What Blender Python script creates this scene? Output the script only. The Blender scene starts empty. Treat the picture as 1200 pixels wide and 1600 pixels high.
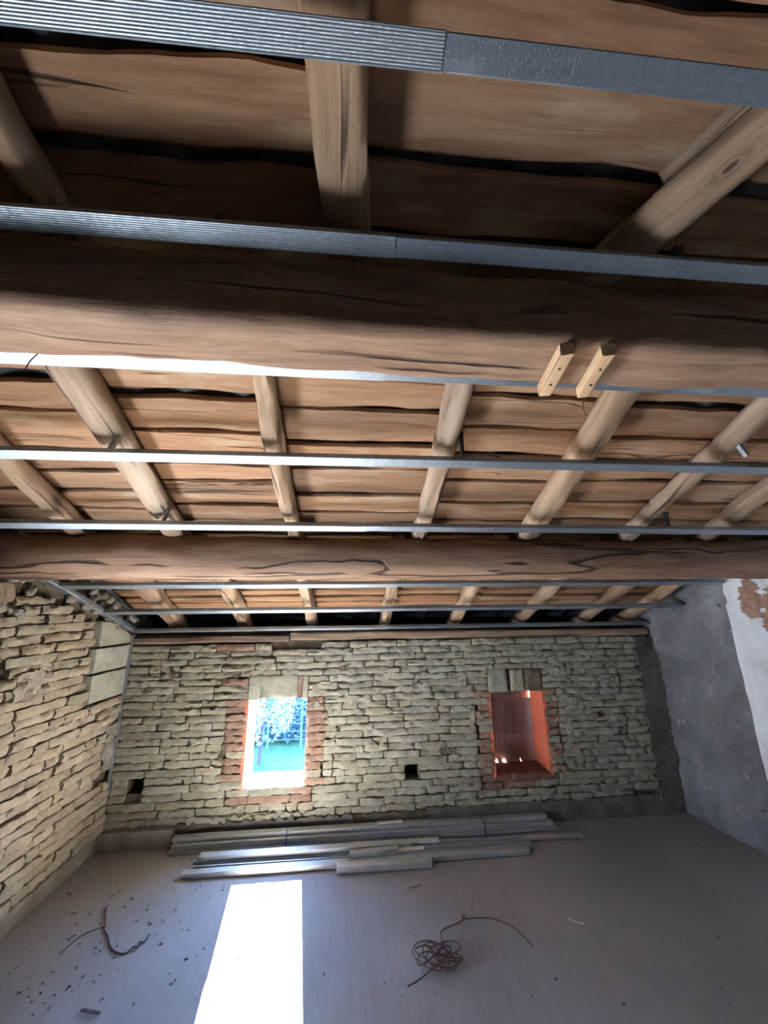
import bpy, bmesh, math, random
from mathutils import Vector, Matrix, noise
R = math.radians
C = bpy.context.scene.collection
scn = bpy.context.scene

# ------------------------------------------------------------------ camera
def camera():
    yaw, p, r = R(5.09), R(14.55), R(-.58)
    f = Vector((math.sin(yaw)*math.cos(p), math.cos(yaw)*math.cos(p), math.sin(p)))
    rt = f.cross(Vector((0, 0, 1))).normalized(); up = rt.cross(f)
    X = rt*math.cos(r) + up*math.sin(r); U = -rt*math.sin(r) + up*math.cos(r)
    cd = bpy.data.cameras.new('camera'); cam = bpy.data.objects.new('camera', cd); C.objects.link(cam)
    m = Matrix((X, U, -f)).transposed().to_4x4(); m.translation = (0, 0, 1.6)
    cam.matrix_world = m
    cd.sensor_fit = 'HORIZONTAL'; cd.sensor_width = 36; cd.lens = 570/1200*36
    cd.clip_start = .01; cd.clip_end = 300
    scn.camera = cam
camera()

# ------------------------------------------------------------------ sky, sun, added side fill lamp
SUN_DIR = Vector((.13, -1, -.70)).normalized()
w = bpy.data.worlds.new('sky'); scn.world = w; w.use_nodes = True
nt = w.node_tree; bg = nt.nodes['Background']
bg.inputs[0].default_value = (.27, .50, 1.0, 1); bg.inputs[1].default_value = 52
sd = bpy.data.lights.new('sun', 'SUN'); so = bpy.data.objects.new('sun', sd); C.objects.link(so)
sd.energy = 1280; sd.angle = R(.55); sd.color = (1, .97, .92)
so.rotation_euler = SUN_DIR.to_track_quat('-Z', 'Y').to_euler(); so.location = (0, 9, 9)
def area(name, loc, direction, sx, sy, power, col, portal=False):
    l = bpy.data.lights.new(name, 'AREA'); l.shape = 'RECTANGLE'; l.size = sx; l.size_y = sy
    l.energy = power; l.color = col
    if portal: l.cycles.is_portal = True
    o = bpy.data.objects.new(name, l); C.objects.link(o); o.location = loc
    o.rotation_euler = Vector(direction).to_track_quat('-Z', 'Z').to_euler(); return o
area('side_fill_lamp', (-1.90, 1.33, .72), (1, -.15, .55), .5, .6, 74, (.84, .91, 1)).data.spread = R(135)   # fill lamp added at an unseen side opening to brighten the near roof
scn.view_settings.view_transform = 'Standard'; scn.view_settings.look = 'None'
scn.view_settings.gamma = 1; scn.view_settings.use_curve_mapping = False
scn.view_settings.exposure = 0
scn.cycles.sample_clamp_indirect = 0
scn.cycles.max_bounces = 8; scn.cycles.diffuse_bounces = 5
scn.cycles.caustics_reflective = False

# ------------------------------------------------------------------ helpers
def tag(o, label=None, cat=None, group=None, kind=None):
    for k, v in (('label', label), ('category', cat), ('group', group), ('kind', kind)):
        if v: o[k] = v
    return o
def empty(name, loc=(0, 0, 0), label=None, cat=None, group=None, kind=None):
    o = bpy.data.objects.new(name, None); C.objects.link(o); o.location = loc
    o.empty_display_size = .1
    return tag(o, label, cat, group, kind)
def link(name, me, mat=None, parent=None, M=None, smooth=None):
    o = bpy.data.objects.new(name, me); C.objects.link(o)
    if mat is not None and not me.materials: me.materials.append(mat)
    if parent is not None: o.parent = parent
    if M is not None: o.matrix_local = M
    return o
def mesh(name, v, f, smooth=False):
    me = bpy.data.meshes.new(name); me.from_pydata([tuple(p) for p in v], [], f); me.update()
    if smooth: me.polygons.foreach_set('use_smooth', [True]*len(me.polygons))
    return me
def addbox(V, F, x0, x1, y0, y1, z0, z1):
    b = len(V)
    V += [(x0,y0,z0),(x1,y0,z0),(x1,y1,z0),(x0,y1,z0),(x0,y0,z1),(x1,y0,z1),(x1,y1,z1),(x0,y1,z1)]
    F += [(b,b+3,b+2,b+1),(b+4,b+5,b+6,b+7),(b,b+1,b+5,b+4),(b+1,b+2,b+6,b+5),(b+2,b+3,b+7,b+6),(b+3,b,b+4,b+7)]
def box(name, x0, x1, y0, y1, z0, z1, mat, parent=None):
    V, F = [], []; addbox(V, F, x0, x1, y0, y1, z0, z1); return link(name, mesh(name, V, F), mat, parent)
def nz(*a): return noise.noise(Vector(a))
def fbm(x, y, z, o=3): return noise.fractal(Vector((x, y, z)), 1.0, 2.0, o)
def smooth_shade(me, ang=40):
    me.polygons.foreach_set('use_smooth', [True]*len(me.polygons))
    me.set_sharp_from_angle(angle=R(ang)) if hasattr(me, 'set_sharp_from_angle') else None
def tube(name, pts, rad, mat, parent=None, res=3, cyclic=False):
    cu = bpy.data.curves.new(name, 'CURVE'); cu.dimensions = '3D'; cu.bevel_depth = rad; cu.bevel_resolution = res
    s = cu.splines.new('NURBS'); s.points.add(len(pts)-1); s.order_u = 3; s.use_endpoint_u = True
    for i, p in enumerate(pts): s.points[i].co = (*p, 1)
    s.resolution_u = 4
    tmp = bpy.data.objects.new('tmp', cu); C.objects.link(tmp)
    dg = bpy.context.evaluated_depsgraph_get(); me = bpy.data.meshes.new_from_object(tmp.evaluated_get(dg))
    bpy.data.objects.remove(tmp); me.name = name
    me.polygons.foreach_set('use_smooth', [True]*len(me.polygons))
    me.materials.clear()
    return link(name, me, mat, parent)

# ------------------------------------------------------------------ materials
class N:
    def __init__(s, name):
        s.m = bpy.data.materials.new(name); s.m.use_nodes = True; s.t = s.m.node_tree; s.n = s.t.nodes; s.L = s.t.links
        s.b = s.n['Principled BSDF']; s.b.inputs['Specular IOR Level'].default_value = .25
    def add(s, typ, ins=None, **kw):
        x = s.n.new(typ)
        for k, v in kw.items(): setattr(x, k, v)
        for k, v in (ins or {}).items(): s.set(x, k, v)
        return x
    def set(s, x, k, v):
        if isinstance(v, bpy.types.NodeSocket): s.L.new(v, x.inputs[k])
        else: x.inputs[k].default_value = v
    def math(s, op, a, b=0., c=None):
        x = s.add('ShaderNodeMath', {0: a, 1: b}, operation=op)
        if c is not None: s.set(x, 2, c)
        return x.outputs[0]
    def noise(s, vec, sc, det=3, rough=.55, dist=0, out=0):
        return s.add('ShaderNodeTexNoise', {'Vector': vec, 'Scale': sc, 'Detail': det, 'Roughness': rough, 'Distortion': dist}).outputs[out]
    def ramp(s, fac, stops, interp='LINEAR'):
        x = s.add('ShaderNodeValToRGB', {0: fac}); e = x.color_ramp; e.interpolation = interp
        while len(e.elements) < len(stops): e.elements.new(.5)
        for i, (p, c) in enumerate(stops):
            e.elements[i].position = p; e.elements[i].color = (*c, 1) if len(c) == 3 else c
        return x.outputs[0]
    def mix(s, fac, a, b, mode='MIX'):
        x = s.add('ShaderNodeMix', data_type='RGBA', blend_type=mode)
        s.set(x, 0, fac); s.set(x, 6, a if isinstance(a, bpy.types.NodeSocket) else (*a, 1)); s.set(x, 7, b if isinstance(b, bpy.types.NodeSocket) else (*b, 1))
        return x.outputs[2]
    def mapr(s, v, a, b, c=0., d=1., smooth=False):
        x = s.add('ShaderNodeMapRange', {0: v, 1: a, 2: b, 3: c, 4: d})
        if smooth: x.interpolation_type = 'SMOOTHSTEP'
        return x.outputs[0]
    def coords(s, scale=(1, 1, 1), rnd=True, obj=True):
        tc = s.add('ShaderNodeTexCoord').outputs['Object'] if obj else s.add('ShaderNodeNewGeometry').outputs['Position']
        if rnd:
            oi = s.add('ShaderNodeObjectInfo').outputs['Random']
            c = s.add('ShaderNodeCombineXYZ', {0: s.math('MULTIPLY', oi, 37.), 1: s.math('MULTIPLY', oi, 91.), 2: s.math('MULTIPLY', oi, 53.)}).outputs[0]
            tc = s.add('ShaderNodeVectorMath', {0: tc, 1: c}, operation='ADD').outputs[0]
        return s.scale(tc, scale)
    def scale(s, v, sc): return s.add('ShaderNodeVectorMath', {0: v, 1: sc}, operation='MULTIPLY').outputs[0]
    def bump(s, h, strength=.5, dist=.01, prev=None):
        x = s.add('ShaderNodeBump', {'Height': h, 'Strength': strength, 'Distance': dist})
        if prev is not None: s.set(x, 'Normal', prev)
        s.L.new(x.outputs[0], s.b.inputs['Normal']); return x.outputs[0]
    def out(s, col=None, rough=.8, metal=0.):
        if col is not None: s.set(s.b, 'Base Color', col if isinstance(col, bpy.types.NodeSocket) else (*col, 1))
        s.set(s.b, 'Roughness', rough); s.set(s.b, 'Metallic', metal); return s.m

def wood(name, dark, mid, light, pale=(.55, .45, .32), pale_amt=.35, cracks=.012, grain=22, knots=True, holes=False, bs=.55):
    n = N(name)
    base = n.coords()
    warp = n.noise(n.scale(base, (.9, 2.5, 2.5)), 1.2, 2)
    wv = n.add('ShaderNodeCombineXYZ', {0: 0., 1: n.math('MULTIPLY', n.math('SUBTRACT', warp, .5), .12), 2: n.math('MULTIPLY', n.math('SUBTRACT', warp, .5), .12)}).outputs[0]
    b2 = n.add('ShaderNodeVectorMath', {0: base, 1: wv}, operation='ADD').outputs[0]
    g = n.noise(n.scale(b2, (1.2, grain, grain)), 1.0, 5, .65)
    g2 = n.noise(n.scale(b2, (4, grain*4, grain*4)), 1.0, 3, .6)
    big = n.noise(n.scale(base, (1.3, 5, 5)), 1.0, 3, .5)
    col = n.ramp(n.math('ADD', n.math('MULTIPLY', g, .6), n.math('MULTIPLY', g2, .4)), [(.3, dark), (.5, mid), (.7, light)])
    pm = n.mapr(n.noise(n.scale(b2, (2.0, 9, 9)), 1.0, 4, .6), .52, .68, 0., pale_amt, True)
    col = n.mix(pm, col, pale)
    col = n.mix(n.mapr(big, .3, .7, .0, .45), col, n.mix(1., col, (.62, .5, .42), 'MULTIPLY'))
    oi = n.add('ShaderNodeObjectInfo').outputs['Random']
    col = n.mix(1., col, n.ramp(oi, [(0, (.78, .76, .76)), (.5, (1, 1, 1)), (1, (1.0, .92, .82))]), 'MULTIPLY')
    h = g
    if knots:
        vk = n.add('ShaderNodeTexVoronoi', {'Vector': n.scale(b2, (2.2, 6.5, 6.5)), 'Scale': 1.0, 'Randomness': 1.})
        sel = n.add('ShaderNodeSeparateColor', {0: vk.outputs['Color']}).outputs[0]
        on = n.math('GREATER_THAN', sel, .72)
        rings = n.math('SINE', n.math('MULTIPLY', vk.outputs[0], 90.))
        km = n.math('MULTIPLY', on, n.mapr(vk.outputs[0], .22, .05, 0., 1., True))
        col = n.mix(n.math('MULTIPLY', km, n.mapr(rings, -1, 1, .15, .5)), col, tuple(c*.55 for c in dark))
        col = n.mix(n.math('MULTIPLY', on, n.mapr(vk.outputs[0], .05, .03, 0., .85)), col, (.05, .03, .02))
    if cracks:
        ck = n.noise(n.scale(b2, (.18, 8, 8)), 1.0, 3, .35)
        cm = n.mapr(n.math('ABSOLUTE', n.math('SUBTRACT', ck, .5)), cracks*.35, cracks, 1., 0.)
        gate = n.mapr(n.noise(n.scale(base, (1.6, 7, 7)), 1.0, 1), .46, .56, 0., 1.)
        cm = n.math('MULTIPLY', cm, gate)
        col = n.mix(n.math('MULTIPLY', cm, .85), col, (.03, .018, .012))
        h = n.math('SUBTRACT', n.math('MULTIPLY', h, .5), n.math('MULTIPLY', cm, .8))
    if holes:
        vo = n.add('ShaderNodeTexVoronoi', {'Vector': base, 'Scale': 55.}).outputs[0]
        gate = n.mapr(n.noise(base, 5., 1), .45, .6, 0., 1.)
        hm = n.math('MULTIPLY', n.mapr(vo, .07, .12, 1., 0.), gate)
        col = n.mix(n.math('MULTIPLY', hm, .8), col, (.05, .03, .02))
    n.bump(h, bs, .012)
    return n.out(col, .75)

M = {}
M['plank'] = wood('wood_plank', (0.198, 0.104, 0.057), (0.332, 0.193, 0.109), (0.435, 0.278, 0.166), (0.490, 0.394, 0.271), .65, .006, 16)
M['rafter'] = wood('wood_rafter', (0.190, 0.127, 0.083), (0.337, 0.240, 0.161), (0.442, 0.329, 0.233), (0.478, 0.398, 0.302), .6, .02, 18, True, True)
M['purlin'] = wood('wood_purlin', (0.137, 0.078, 0.049), (0.242, 0.148, 0.095), (0.338, 0.221, 0.144), (0.363, 0.272, 0.196), .35, .024, 16, True, False, bs=1.0)
M['stick'] = wood('wood_stick', (.33, .22, .13), (.52, .36, .22), (.62, .46, .30), cracks=.02, knots=False, holes=True)
M['grey_wood'] = wood('wood_grey', (.13, .10, .08), (.24, .19, .15), (.34, .28, .22), (.4, .36, .3), .3, .02, 20, False)

def stone_mat(name, cols, sc=1., bstr=.8, dist=.006, tint=True, rough=.95):
    n = N(name); b = n.coords((1, 1, 1))
    a = n.noise(b, 9*sc, 4, .6); f = n.noise(b, 60*sc, 4, .7); m = n.noise(b, 28*sc, 3, .6)
    col = n.ramp(a, [(.3, cols[0]), (.5, cols[1]), (.7, cols[2])])
    col = n.mix(n.mapr(f, .35, .65, .0, .5), n.mix(1., col, (.6, .57, .54), 'MULTIPLY'), col)
    if tint:
        oi = n.add('ShaderNodeObjectInfo').outputs['Random']
        col = n.mix(1., col, n.ramp(oi, [(0, (.80, .77, .72)), (.35, (1, 1, 1)), (.7, (1, .95, .87)), (1, (.88, .9, .88))]), 'MULTIPLY')
    pit = n.add('ShaderNodeTexVoronoi', {'Vector': b, 'Scale': 46*sc}).outputs[0]
    pm = n.math('MULTIPLY', n.mapr(pit, .1, .22, 1., 0.), n.mapr(n.noise(b, 14., 2), .5, .6, 0., 1.))
    col = n.mix(n.math('MULTIPLY', pm, .4), col, (.12, .1, .08))
    h = n.math('SUBTRACT', n.math('ADD', m, n.math('MULTIPLY', f, .45)), n.math('MULTIPLY', pm, .4))
    n.bump(h, bstr, dist)
    return n.out(col, rough)
M['adobe'] = stone_mat('adobe_brick', ((0.292, 0.288, 0.233), (0.380, 0.378, 0.310), (0.454, 0.456, 0.385)))
M['adobe_warm'] = stone_mat('adobe_brick_warm', ((0.336, 0.295, 0.227), (0.441, 0.393, 0.311), (0.520, 0.478, 0.395)))
M['red_brick'] = stone_mat('red_brick', ((.26, .175, .14), (.345, .235, .185), (.40, .32, .255)))
M['mortar'] = stone_mat('mortar', ((.10, .085, .06), (.16, .135, .10), (.24, .21, .155)), 1., 1., .01)
M['cement'] = stone_mat('grey_cement', ((.26, .25, .23), (.36, .35, .32), (.44, .43, .39)), .8, .8, .006)
M['cement_pale'] = stone_mat('pale_cement', ((.38, .40, .35), (.48, .50, .44), (.55, .56, .50)), .8, .4, .004)
M['cement_dark'] = stone_mat('dark_cement', ((.12, .11, .105), (.17, .16, .15), (.23, .215, .20)), .8, .8, .006)
M['rubble'] = stone_mat('rubble', ((.22, .2, .17), (.38, .36, .32), (.5, .48, .43)), 1.5, 1., .01)

def plain(name, col, rough=.7, metal=0., bump=0, sc=40, vary=.15):
    n = N(name); b = n.coords()
    v = n.noise(b, sc, 3)
    c = n.mix(n.mapr(v, .3, .7, 0., 1.), tuple(x*(1-vary) for x in col), tuple(min(1, x*(1+vary)) for x in col))
    if bump: n.bump(v, bump, .004)
    return n.out(c, rough, metal)
M['pink_paint'] = plain('orange_paint', (.62, .16, .085), .6, bump=.2)
M['orange_paint'] = M['pink_paint']
M['sill'] = plain('sill_plaster', (.28, .26, .235), .8, bump=.4)
M['brown_sill'] = plain('brown_sill', (.16, .075, .05), .8, bump=.4)
M['dark'] = plain('dark_iron', (.035, .035, .038), .5)
M['black_pipe'] = plain('black_conduit', (.045, .05, .055), .45)
M['grey_pipe'] = plain('grey_conduit', (.11, .12, .13), .45)
M['wire'] = plain('rusty_wire', (.085, .045, .04), .6)
M['twine'] = plain('dark_twine', (.10, .08, .09), .8)
M['blue_tie'] = plain('blue_tie', (.05, .16, .5), .4)
M['white_strip'] = plain('pale_strip', (.62, .62, .58), .6)
M['tin_dull'] = plain('dull_tin', (.26, .28, .30), .5, .3)
M['tin'] = plain('tin_strap', (.30, .31, .32), .4, .9)

def galv(name, col, ribs):
    n = N(name); b = n.coords()
    vo = n.add('ShaderNodeTexVoronoi', {'Vector': n.scale(b, (1, 1, 1)), 'Scale': 120.}).outputs['Color']
    g = n.add('ShaderNodeSeparateColor', {0: vo}).outputs[0]
    st = n.noise(n.scale(b, (3, 160, 160)), 1., 3, .6)
    c = n.mix(n.mapr(g, 0, 1, .0, .5), col, tuple(x*.75 for x in col))
    c = n.mix(n.mapr(st, .4, .7, 0., .35), c, tuple(min(1, x*1.25) for x in col))
    smear = n.mapr(n.noise(n.scale(b, (4, 14, 14)), 1., 3), .62, .72, 0., .25)
    c = n.mix(smear, c, (.8, .84, .86))
    if ribs:
        wv = n.add('ShaderNodeTexWave', {'Vector': b, 'Scale': 70., 'Distortion': .2}, wave_type='BANDS', bands_direction='Y').outputs[1]
        w2 = n.add('ShaderNodeTexWave', {'Vector': b, 'Scale': 60., 'Distortion': .2}, wave_type='BANDS', bands_direction='X').outputs[1]
        n.bump(n.math('ADD', n.math('MULTIPLY', wv, 1.), n.math('MULTIPLY', w2, .2)), .5, .0012)
    else:
        d = n.add('ShaderNodeTexVoronoi', {'Vector': b, 'Scale': 150.}, feature='F1').outputs[0]
        n.bump(n.math('SUBTRACT', n.mapr(d, .2, .4, 1., 0.), st), .3, .0015)
    return n.out(c, n.mapr(g, 0, 1, .46, .6), .92)
M['galv_ribbed'] = galv('galvanised_ribbed', (0.359, 0.408, 0.451), True)
M['galv_dimpled'] = galv('galvanised_dimpled', (0.289, 0.335, 0.383), False)
M['galv_pile'] = galv('galvanised_floor', (.50, .53, .55), True)

# floor screed
n = N('floor_screed'); b = n.coords(rnd=False)
a = n.noise(b, 1.3, 4, .6); f = n.noise(b, 30., 4, .6); s1 = n.noise(n.scale(b, (9, .5, 1)), 1., 3, .6)
col = n.ramp(a, [(.3, (.205, .205, .215)), (.5, (.265, .265, .275)), (.7, (.315, .312, .32))])
ln = n.mapr(n.math('ABSOLUTE', n.math('SUBTRACT', s1, .5)), .0, .012, .35, 0.)
col = n.mix(ln, col, (.2, .17, .15))
col = n.mix(n.mapr(f, .4, .7, 0., .25), col, (.24, .2, .17))
brown = n.mapr(n.noise(b, .8, 3), .52, .66, 0., .35, True)
col = n.mix(brown, col, (.20, .165, .135))
n.bump(n.math('ADD', a, n.math('MULTIPLY', f, .15)), .3, .01); M['floor'] = n.out(col, n.mapr(a, .3, .7, .5, .72))

# right wall: dark scratch render
n = N('grey_render'); b = n.coords(rnd=False)
a = n.noise(b, 2.2, 5, .65, .4); f = n.noise(b, 22., 5, .7, .3)
col = n.ramp(a, [(.3, (.11, .11, .11)), (.5, (.18, .18, .18)), (.72, (.29, .295, .30))])
sp = n.mapr(n.noise(b, 17., 2, .5), .66, .74, 0., .5); col = n.mix(sp, col, (.45, .45, .44))
pit = n.mapr(n.noise(b, 13., 3, .6), .33, .28, 0., .8); col = n.mix(pit, col, (.08, .08, .08))
n.bump(n.math('ADD', n.math('MULTIPLY', f, .6), a), .9, .025); M['render'] = n.out(col, .9)
# whitewash with a bare brick patch where the plaster fell off
n = N('whitewash'); b = n.coords(rnd=False)
sep = n.add('ShaderNodeSeparateXYZ', {0: b}); y, z = sep.outputs[1], sep.outputs[2]
a = n.noise(b, 3.5, 5, .65); f = n.noise(n.scale(b, (1, 6, 14)), 1.6, 4, .7)
col = n.ramp(a, [(.3, (.50, .51, .50)), (.5, (.68, .69, .68)), (.7, (.78, .79, .78))])
def ell(cy, cz, ry, rz):
    dy = n.math('DIVIDE', n.math('SUBTRACT', y, cy), ry); dz = n.math('DIVIDE', n.math('SUBTRACT', z, cz), rz)
    return n.math('ADD', n.math('MULTIPLY', dy, dy), n.math('MULTIPLY', dz, dz))
d = n.math('MINIMUM', n.math('MINIMUM', ell(2.35, 1.63, .075, .13), ell(2.17, 1.50, .13, .22)), ell(2.2, 2.1, .16, .12))
m = n.mapr(n.math('ADD', d, n.math('MULTIPLY', n.math('SUBTRACT', f, .5), 3.2)), .85, 1.05, 1., 0.)
brk = n.ramp(n.noise(b, 25., 3), [(.3, (.24, .13, .09)), (.7, (.40, .24, .17))])
col = n.mix(m, col, brk)
col = n.mix(n.mapr(n.noise(n.scale(b, (1, 7, 1.4)), 2., 3), .55, .7, 0., .4), col, (.48, .45, .42))
n.bump(n.math('SUBTRACT', n.math('ADD', n.math('MULTIPLY', a, .6), n.math('MULTIPLY', f, .15)), n.math('MULTIPLY', m, .35)), .8, .02); M['white'] = n.out(col, .85)

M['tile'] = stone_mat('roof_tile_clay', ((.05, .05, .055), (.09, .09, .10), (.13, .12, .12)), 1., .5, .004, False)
n = N('shutter_board'); b = n.coords(rnd=False)
wv = n.add('ShaderNodeTexWave', {'Vector': b, 'Scale': 28., 'Distortion': .6, 'Detail': 2.}, wave_type='BANDS', bands_direction='X').outputs[1]
v = n.noise(n.scale(b, (9, 1, 2)), 1., 3)
col = n.mix(n.mapr(wv, 0, 1, 0., .35), (.36, .28, .28), (.26, .20, .20)); col = n.mix(n.mapr(v, .35, .65, 0., .5), col, (.44, .38, .38))
n.bump(wv, .2, .002); M['shutter'] = n.out(col, .6)

# ------------------------------------------------------------------ frame of the roof
S = R(23.5); cs, sn = math.cos(S), math.sin(S)
RO = Vector((0, .87, 2.50)); RU = Vector((0, cs, -sn)); RN = Vector((0, sn, cs))
def roof(x, v, nn): return Vector((x, 0, 0)) + RO + RU*v + RN*nn
def vY(Y, nn): return (Y - RO.y - nn*sn)/cs

D = 3.215          # inner face of the mortar behind the bricks
WT = .24           # wall thickness
XL, XR = -1.745, 2.66
def wallx(y, z): return XL - (3.2-y)*(.035+.045*z)
W1 = (-.787, -.337, .315, .907); W2 = (1.140, 1.588, .32, .910)

# ------------------------------------------------------------------ floor
V, F = [], []; nx, ny = 60, 60
for j in range(ny+1):
    for i in range(nx+1):
        x = -2.8+6.1*i/nx; y = -2.7+6.14*j/ny
        V.append((x, y, .004*fbm(x*1.5, y*1.5, 0)))
for j in range(ny):
    for i in range(nx):
        a0 = j*(nx+1)+i; F.append((a0, a0+1, a0+nx+2, a0+nx+1))
fl = link('floor', mesh('floor', V, F, True), M['floor']); tag(fl, kind='structure')
box('floor_slab', -2.8, 3.3, -2.7, 3.45, -.15, -.012, M['cement'], fl)

# ------------------------------------------------------------------ back wall core with openings
def wall_grid(name, u0, u1, z0, z1, holes, pos, thick, mat, step=.035, amp=.006, top=None):
    """front face as a noisy grid, with rectangular holes; pos(u,z,d) -> world; thick = depth vector distance"""
    us = sorted(set([u0, u1] + [h[0] for h in holes] + [h[1] for h in holes]))
    zs = sorted(set([z0, z1] + [h[2] for h in holes] + [h[3] for h in holes]))
    def fill(a):
        o = []
        for p, q in zip(a, a[1:]):
            k = max(1, round((q-p)/step)); o += [p+(q-p)*i/k for i in range(k)]
        return o+[a[-1]]
    us, zs = fill(us), fill(zs); nu = len(us); V, F = [], []
    inside = lambda u, z: any(h[0] < u < h[1] and h[2] < z < h[3] for h in holes)
    for d in (0, 1):
        for z in zs:
            for u in us:
                zz = min(z, top(u)) if top else z
                V.append(pos(u, zz, amp*fbm(u*6, zz*6, 3) if d == 0 else thick))
    o = nu*len(zs)
    cell = {}
    for j in range(len(zs)-1):
        for i in range(nu-1):
            if inside((us[i]+us[i+1])/2, (zs[j]+zs[j+1])/2): continue
            cell[i, j] = 1; a0 = j*nu+i
            F.append((a0, a0+1, a0+nu+1, a0+nu)); F.append((o+a0, o+a0+nu, o+a0+nu+1, o+a0+1))
    for (i, j) in cell:
        a0 = j*nu+i
        for (di, dj, p, q) in ((-1, 0, a0+nu, a0), (1, 0, a0+1, a0+nu+1), (0, -1, a0, a0+1), (0, 1, a0+nu+1, a0+nu)):
            if (i+di, j+dj) not in cell: F.append((q, p, o+p, o+q))
    bm = bmesh.new(); me = mesh(name, V, F); bm.from_mesh(me); bmesh.ops.delete(bm, geom=[v for v in bm.verts if not v.link_faces], context='VERTS')
    bmesh.ops.recalc_face_normals(bm, faces=bm.faces); bm.to_mesh(me); bm.free()
    me.polygons.foreach_set('use_smooth', [True]*len(me.polygons)); me.set_sharp_from_angle(angle=R(50))
    return link(name, me, mat)
holes = [(W1[0], W1[1], W1[2]-.002, 1.078), (W2[0], W2[1], W2[2]-.002, 1.078)]
PUT = [(-1.60, -1.485, .305, .412), (.425, .535, .315, .408)]
wall_b = wall_grid('wall_back', -2.0, 2.95, 0, 1.40, holes + PUT, lambda u, z, d: (u, D+d, z), WT, M['mortar'])
tag(wall_b, kind='structure')
for k, (x0, x1, z0, z1) in enumerate(PUT):   # the holes end blind, a broken brick end inside
    box('hole_backing', x0-.01, x1+.01, D+.16, D+.2, z0-.01, z1+.01, M['cement_dark'], wall_b)
    box('brick', x0+.012, x0+.075, D+.09, D+.16, z0+.004, z0+.055, M['mortar'], wall_b)

# ------------------------------------------------------------------ bricks
def brick_mesh(L, H, seed, rough=1., dp=.045):
    """front face towards -Y, local origin at centre of the back; X along the course"""
    rr = random.Random(seed); nx = max(5, round(L/.020)); nz_ = 3
    V, F = [], []
    o1, o2 = rr.random()*50, rr.random()*50
    topw = [rough*(.0042*nz(i*L/nx*14+o1, 1.3, o2)+.0036*nz(i*L/nx*38+o1, 2.3, o2)) for i in range(nx+1)]
    botw = [rough*(.0050*nz(i*L/nx*14+o1, 7.3, o2)+.0045*nz(i*L/nx*38+o1, 4.3, o2)) for i in range(nx+1)]
    tilt = rr.uniform(-.10, .10)*rough*.02
    for j in range(nz_+1):
        for i in range(nx+1):
            u = i/nx-.5; q = j/nz_-.5
            ex = max(0, abs(u)*2-(1-.045/L))/(.045/L) if L > .05 else 0
            x = u*L; h = H/2
            z = q*H + (topw[i]*(q+.5) + botw[i]*(.5-q))
            z *= 1-.10*ex*ex
            edge = (abs(q)*2)**3
            y = -dp + .004*ex*ex + .0055*edge + rough*.010*fbm(u*L*24+o1, q*H*45, o2) + tilt*u
            x += rough*.0045*nz(o2, q*5, u*3+o1)*(ex > 0)
            V.append((x, y, z))
    m = len(V)
    for j in range(nz_+1):
        for i in range(nx+1):
            if j in (0, nz_) or i in (0, nx): pass
    # back ring
    ring = [i for i in range(nx+1)] + [(j)*(nx+1)+nx for j in range(1, nz_+1)] + [nz_*(nx+1)+i for i in range(nx-1, -1, -1)] + [j*(nx+1) for j in range(nz_-1, 0, -1)]
    for r_ in ring: V.append((V[r_][0]*.99, 0, V[r_][2]*.96))
    for j in range(nz_):
        for i in range(nx):
            a0 = j*(nx+1)+i; F.append((a0, a0+1, a0+nx+2, a0+nx+1))
    k = len(ring)
    for i in range(k): F.append((ring[(i+1) % k], ring[i], m+i, m+(i+1) % k))
    me = mesh('brick', V, F); me.polygons.foreach_set('use_smooth', [True]*len(me.polygons)); me.set_sharp_from_angle(angle=R(55))
    return me
LENS = (.10, .15, .20, .25, .30, .36)
BM = {}
def variant(mat, L, H, rr, nvar=7):
    l = min(LENS, key=lambda q: abs(q-L)); k = rr.randrange(nvar); key = (mat, l, k)
    if key not in BM:
        me = brick_mesh(l, .049, hash((l, k)) & 0xffff if False else int(l*1000)*31+k, 1.35); me.materials.append(M[mat]); BM[key] = me
    return BM[key], L/l, H/.049
def lay(parent, courses, place, seed, maxn=300, keep=None):
    """courses: list of (z, h, [(u0,u1,mat)]); place(u,z,push) -> matrix"""
    rr = random.Random(seed); items = []
    for z, h, segs in courses:
        for (u0, u1, mat) in segs:
            me, sx, sz = variant(mat, u1-u0, h, rr)
            Mx = place((u0+u1)/2, z, rr.uniform(-.012, .006)) @ Matrix.Rotation(rr.uniform(-.012, .012), 4, 'Y') @ Matrix.Diagonal((sx*rr.choice((1, -1)) if False else sx, 1, sz, 1))
            items.append(((u1-u0)*h, me, Mx))
    items.sort(key=lambda t: -t[0])
    for _, me, Mx in items[:maxn]:
        link('brick', me, None, parent, Mx)
    rest = items[maxn:]
    if rest:
        bm = bmesh.new(); mats = []
        for _, me, Mx in rest:
            k = len(bm.faces); b0 = len(bm.verts); bm.from_mesh(me); bm.verts.ensure_lookup_table(); bm.faces.ensure_lookup_table()
            bmesh.ops.transform(bm, matrix=Mx, verts=bm.verts[b0:])
            if me.materials[0] not in mats: mats.append(me.materials[0])
            for fc in bm.faces[k:]: fc.material_index = mats.index(me.materials[0])
        me = bpy.data.meshes.new('small_bricks'); bm.to_mesh(me); bm.free()
        for m_ in mats: me.materials.append(m_)
        o = link('small_bricks', me, None, parent); tag(o, kind='stuff')

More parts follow.
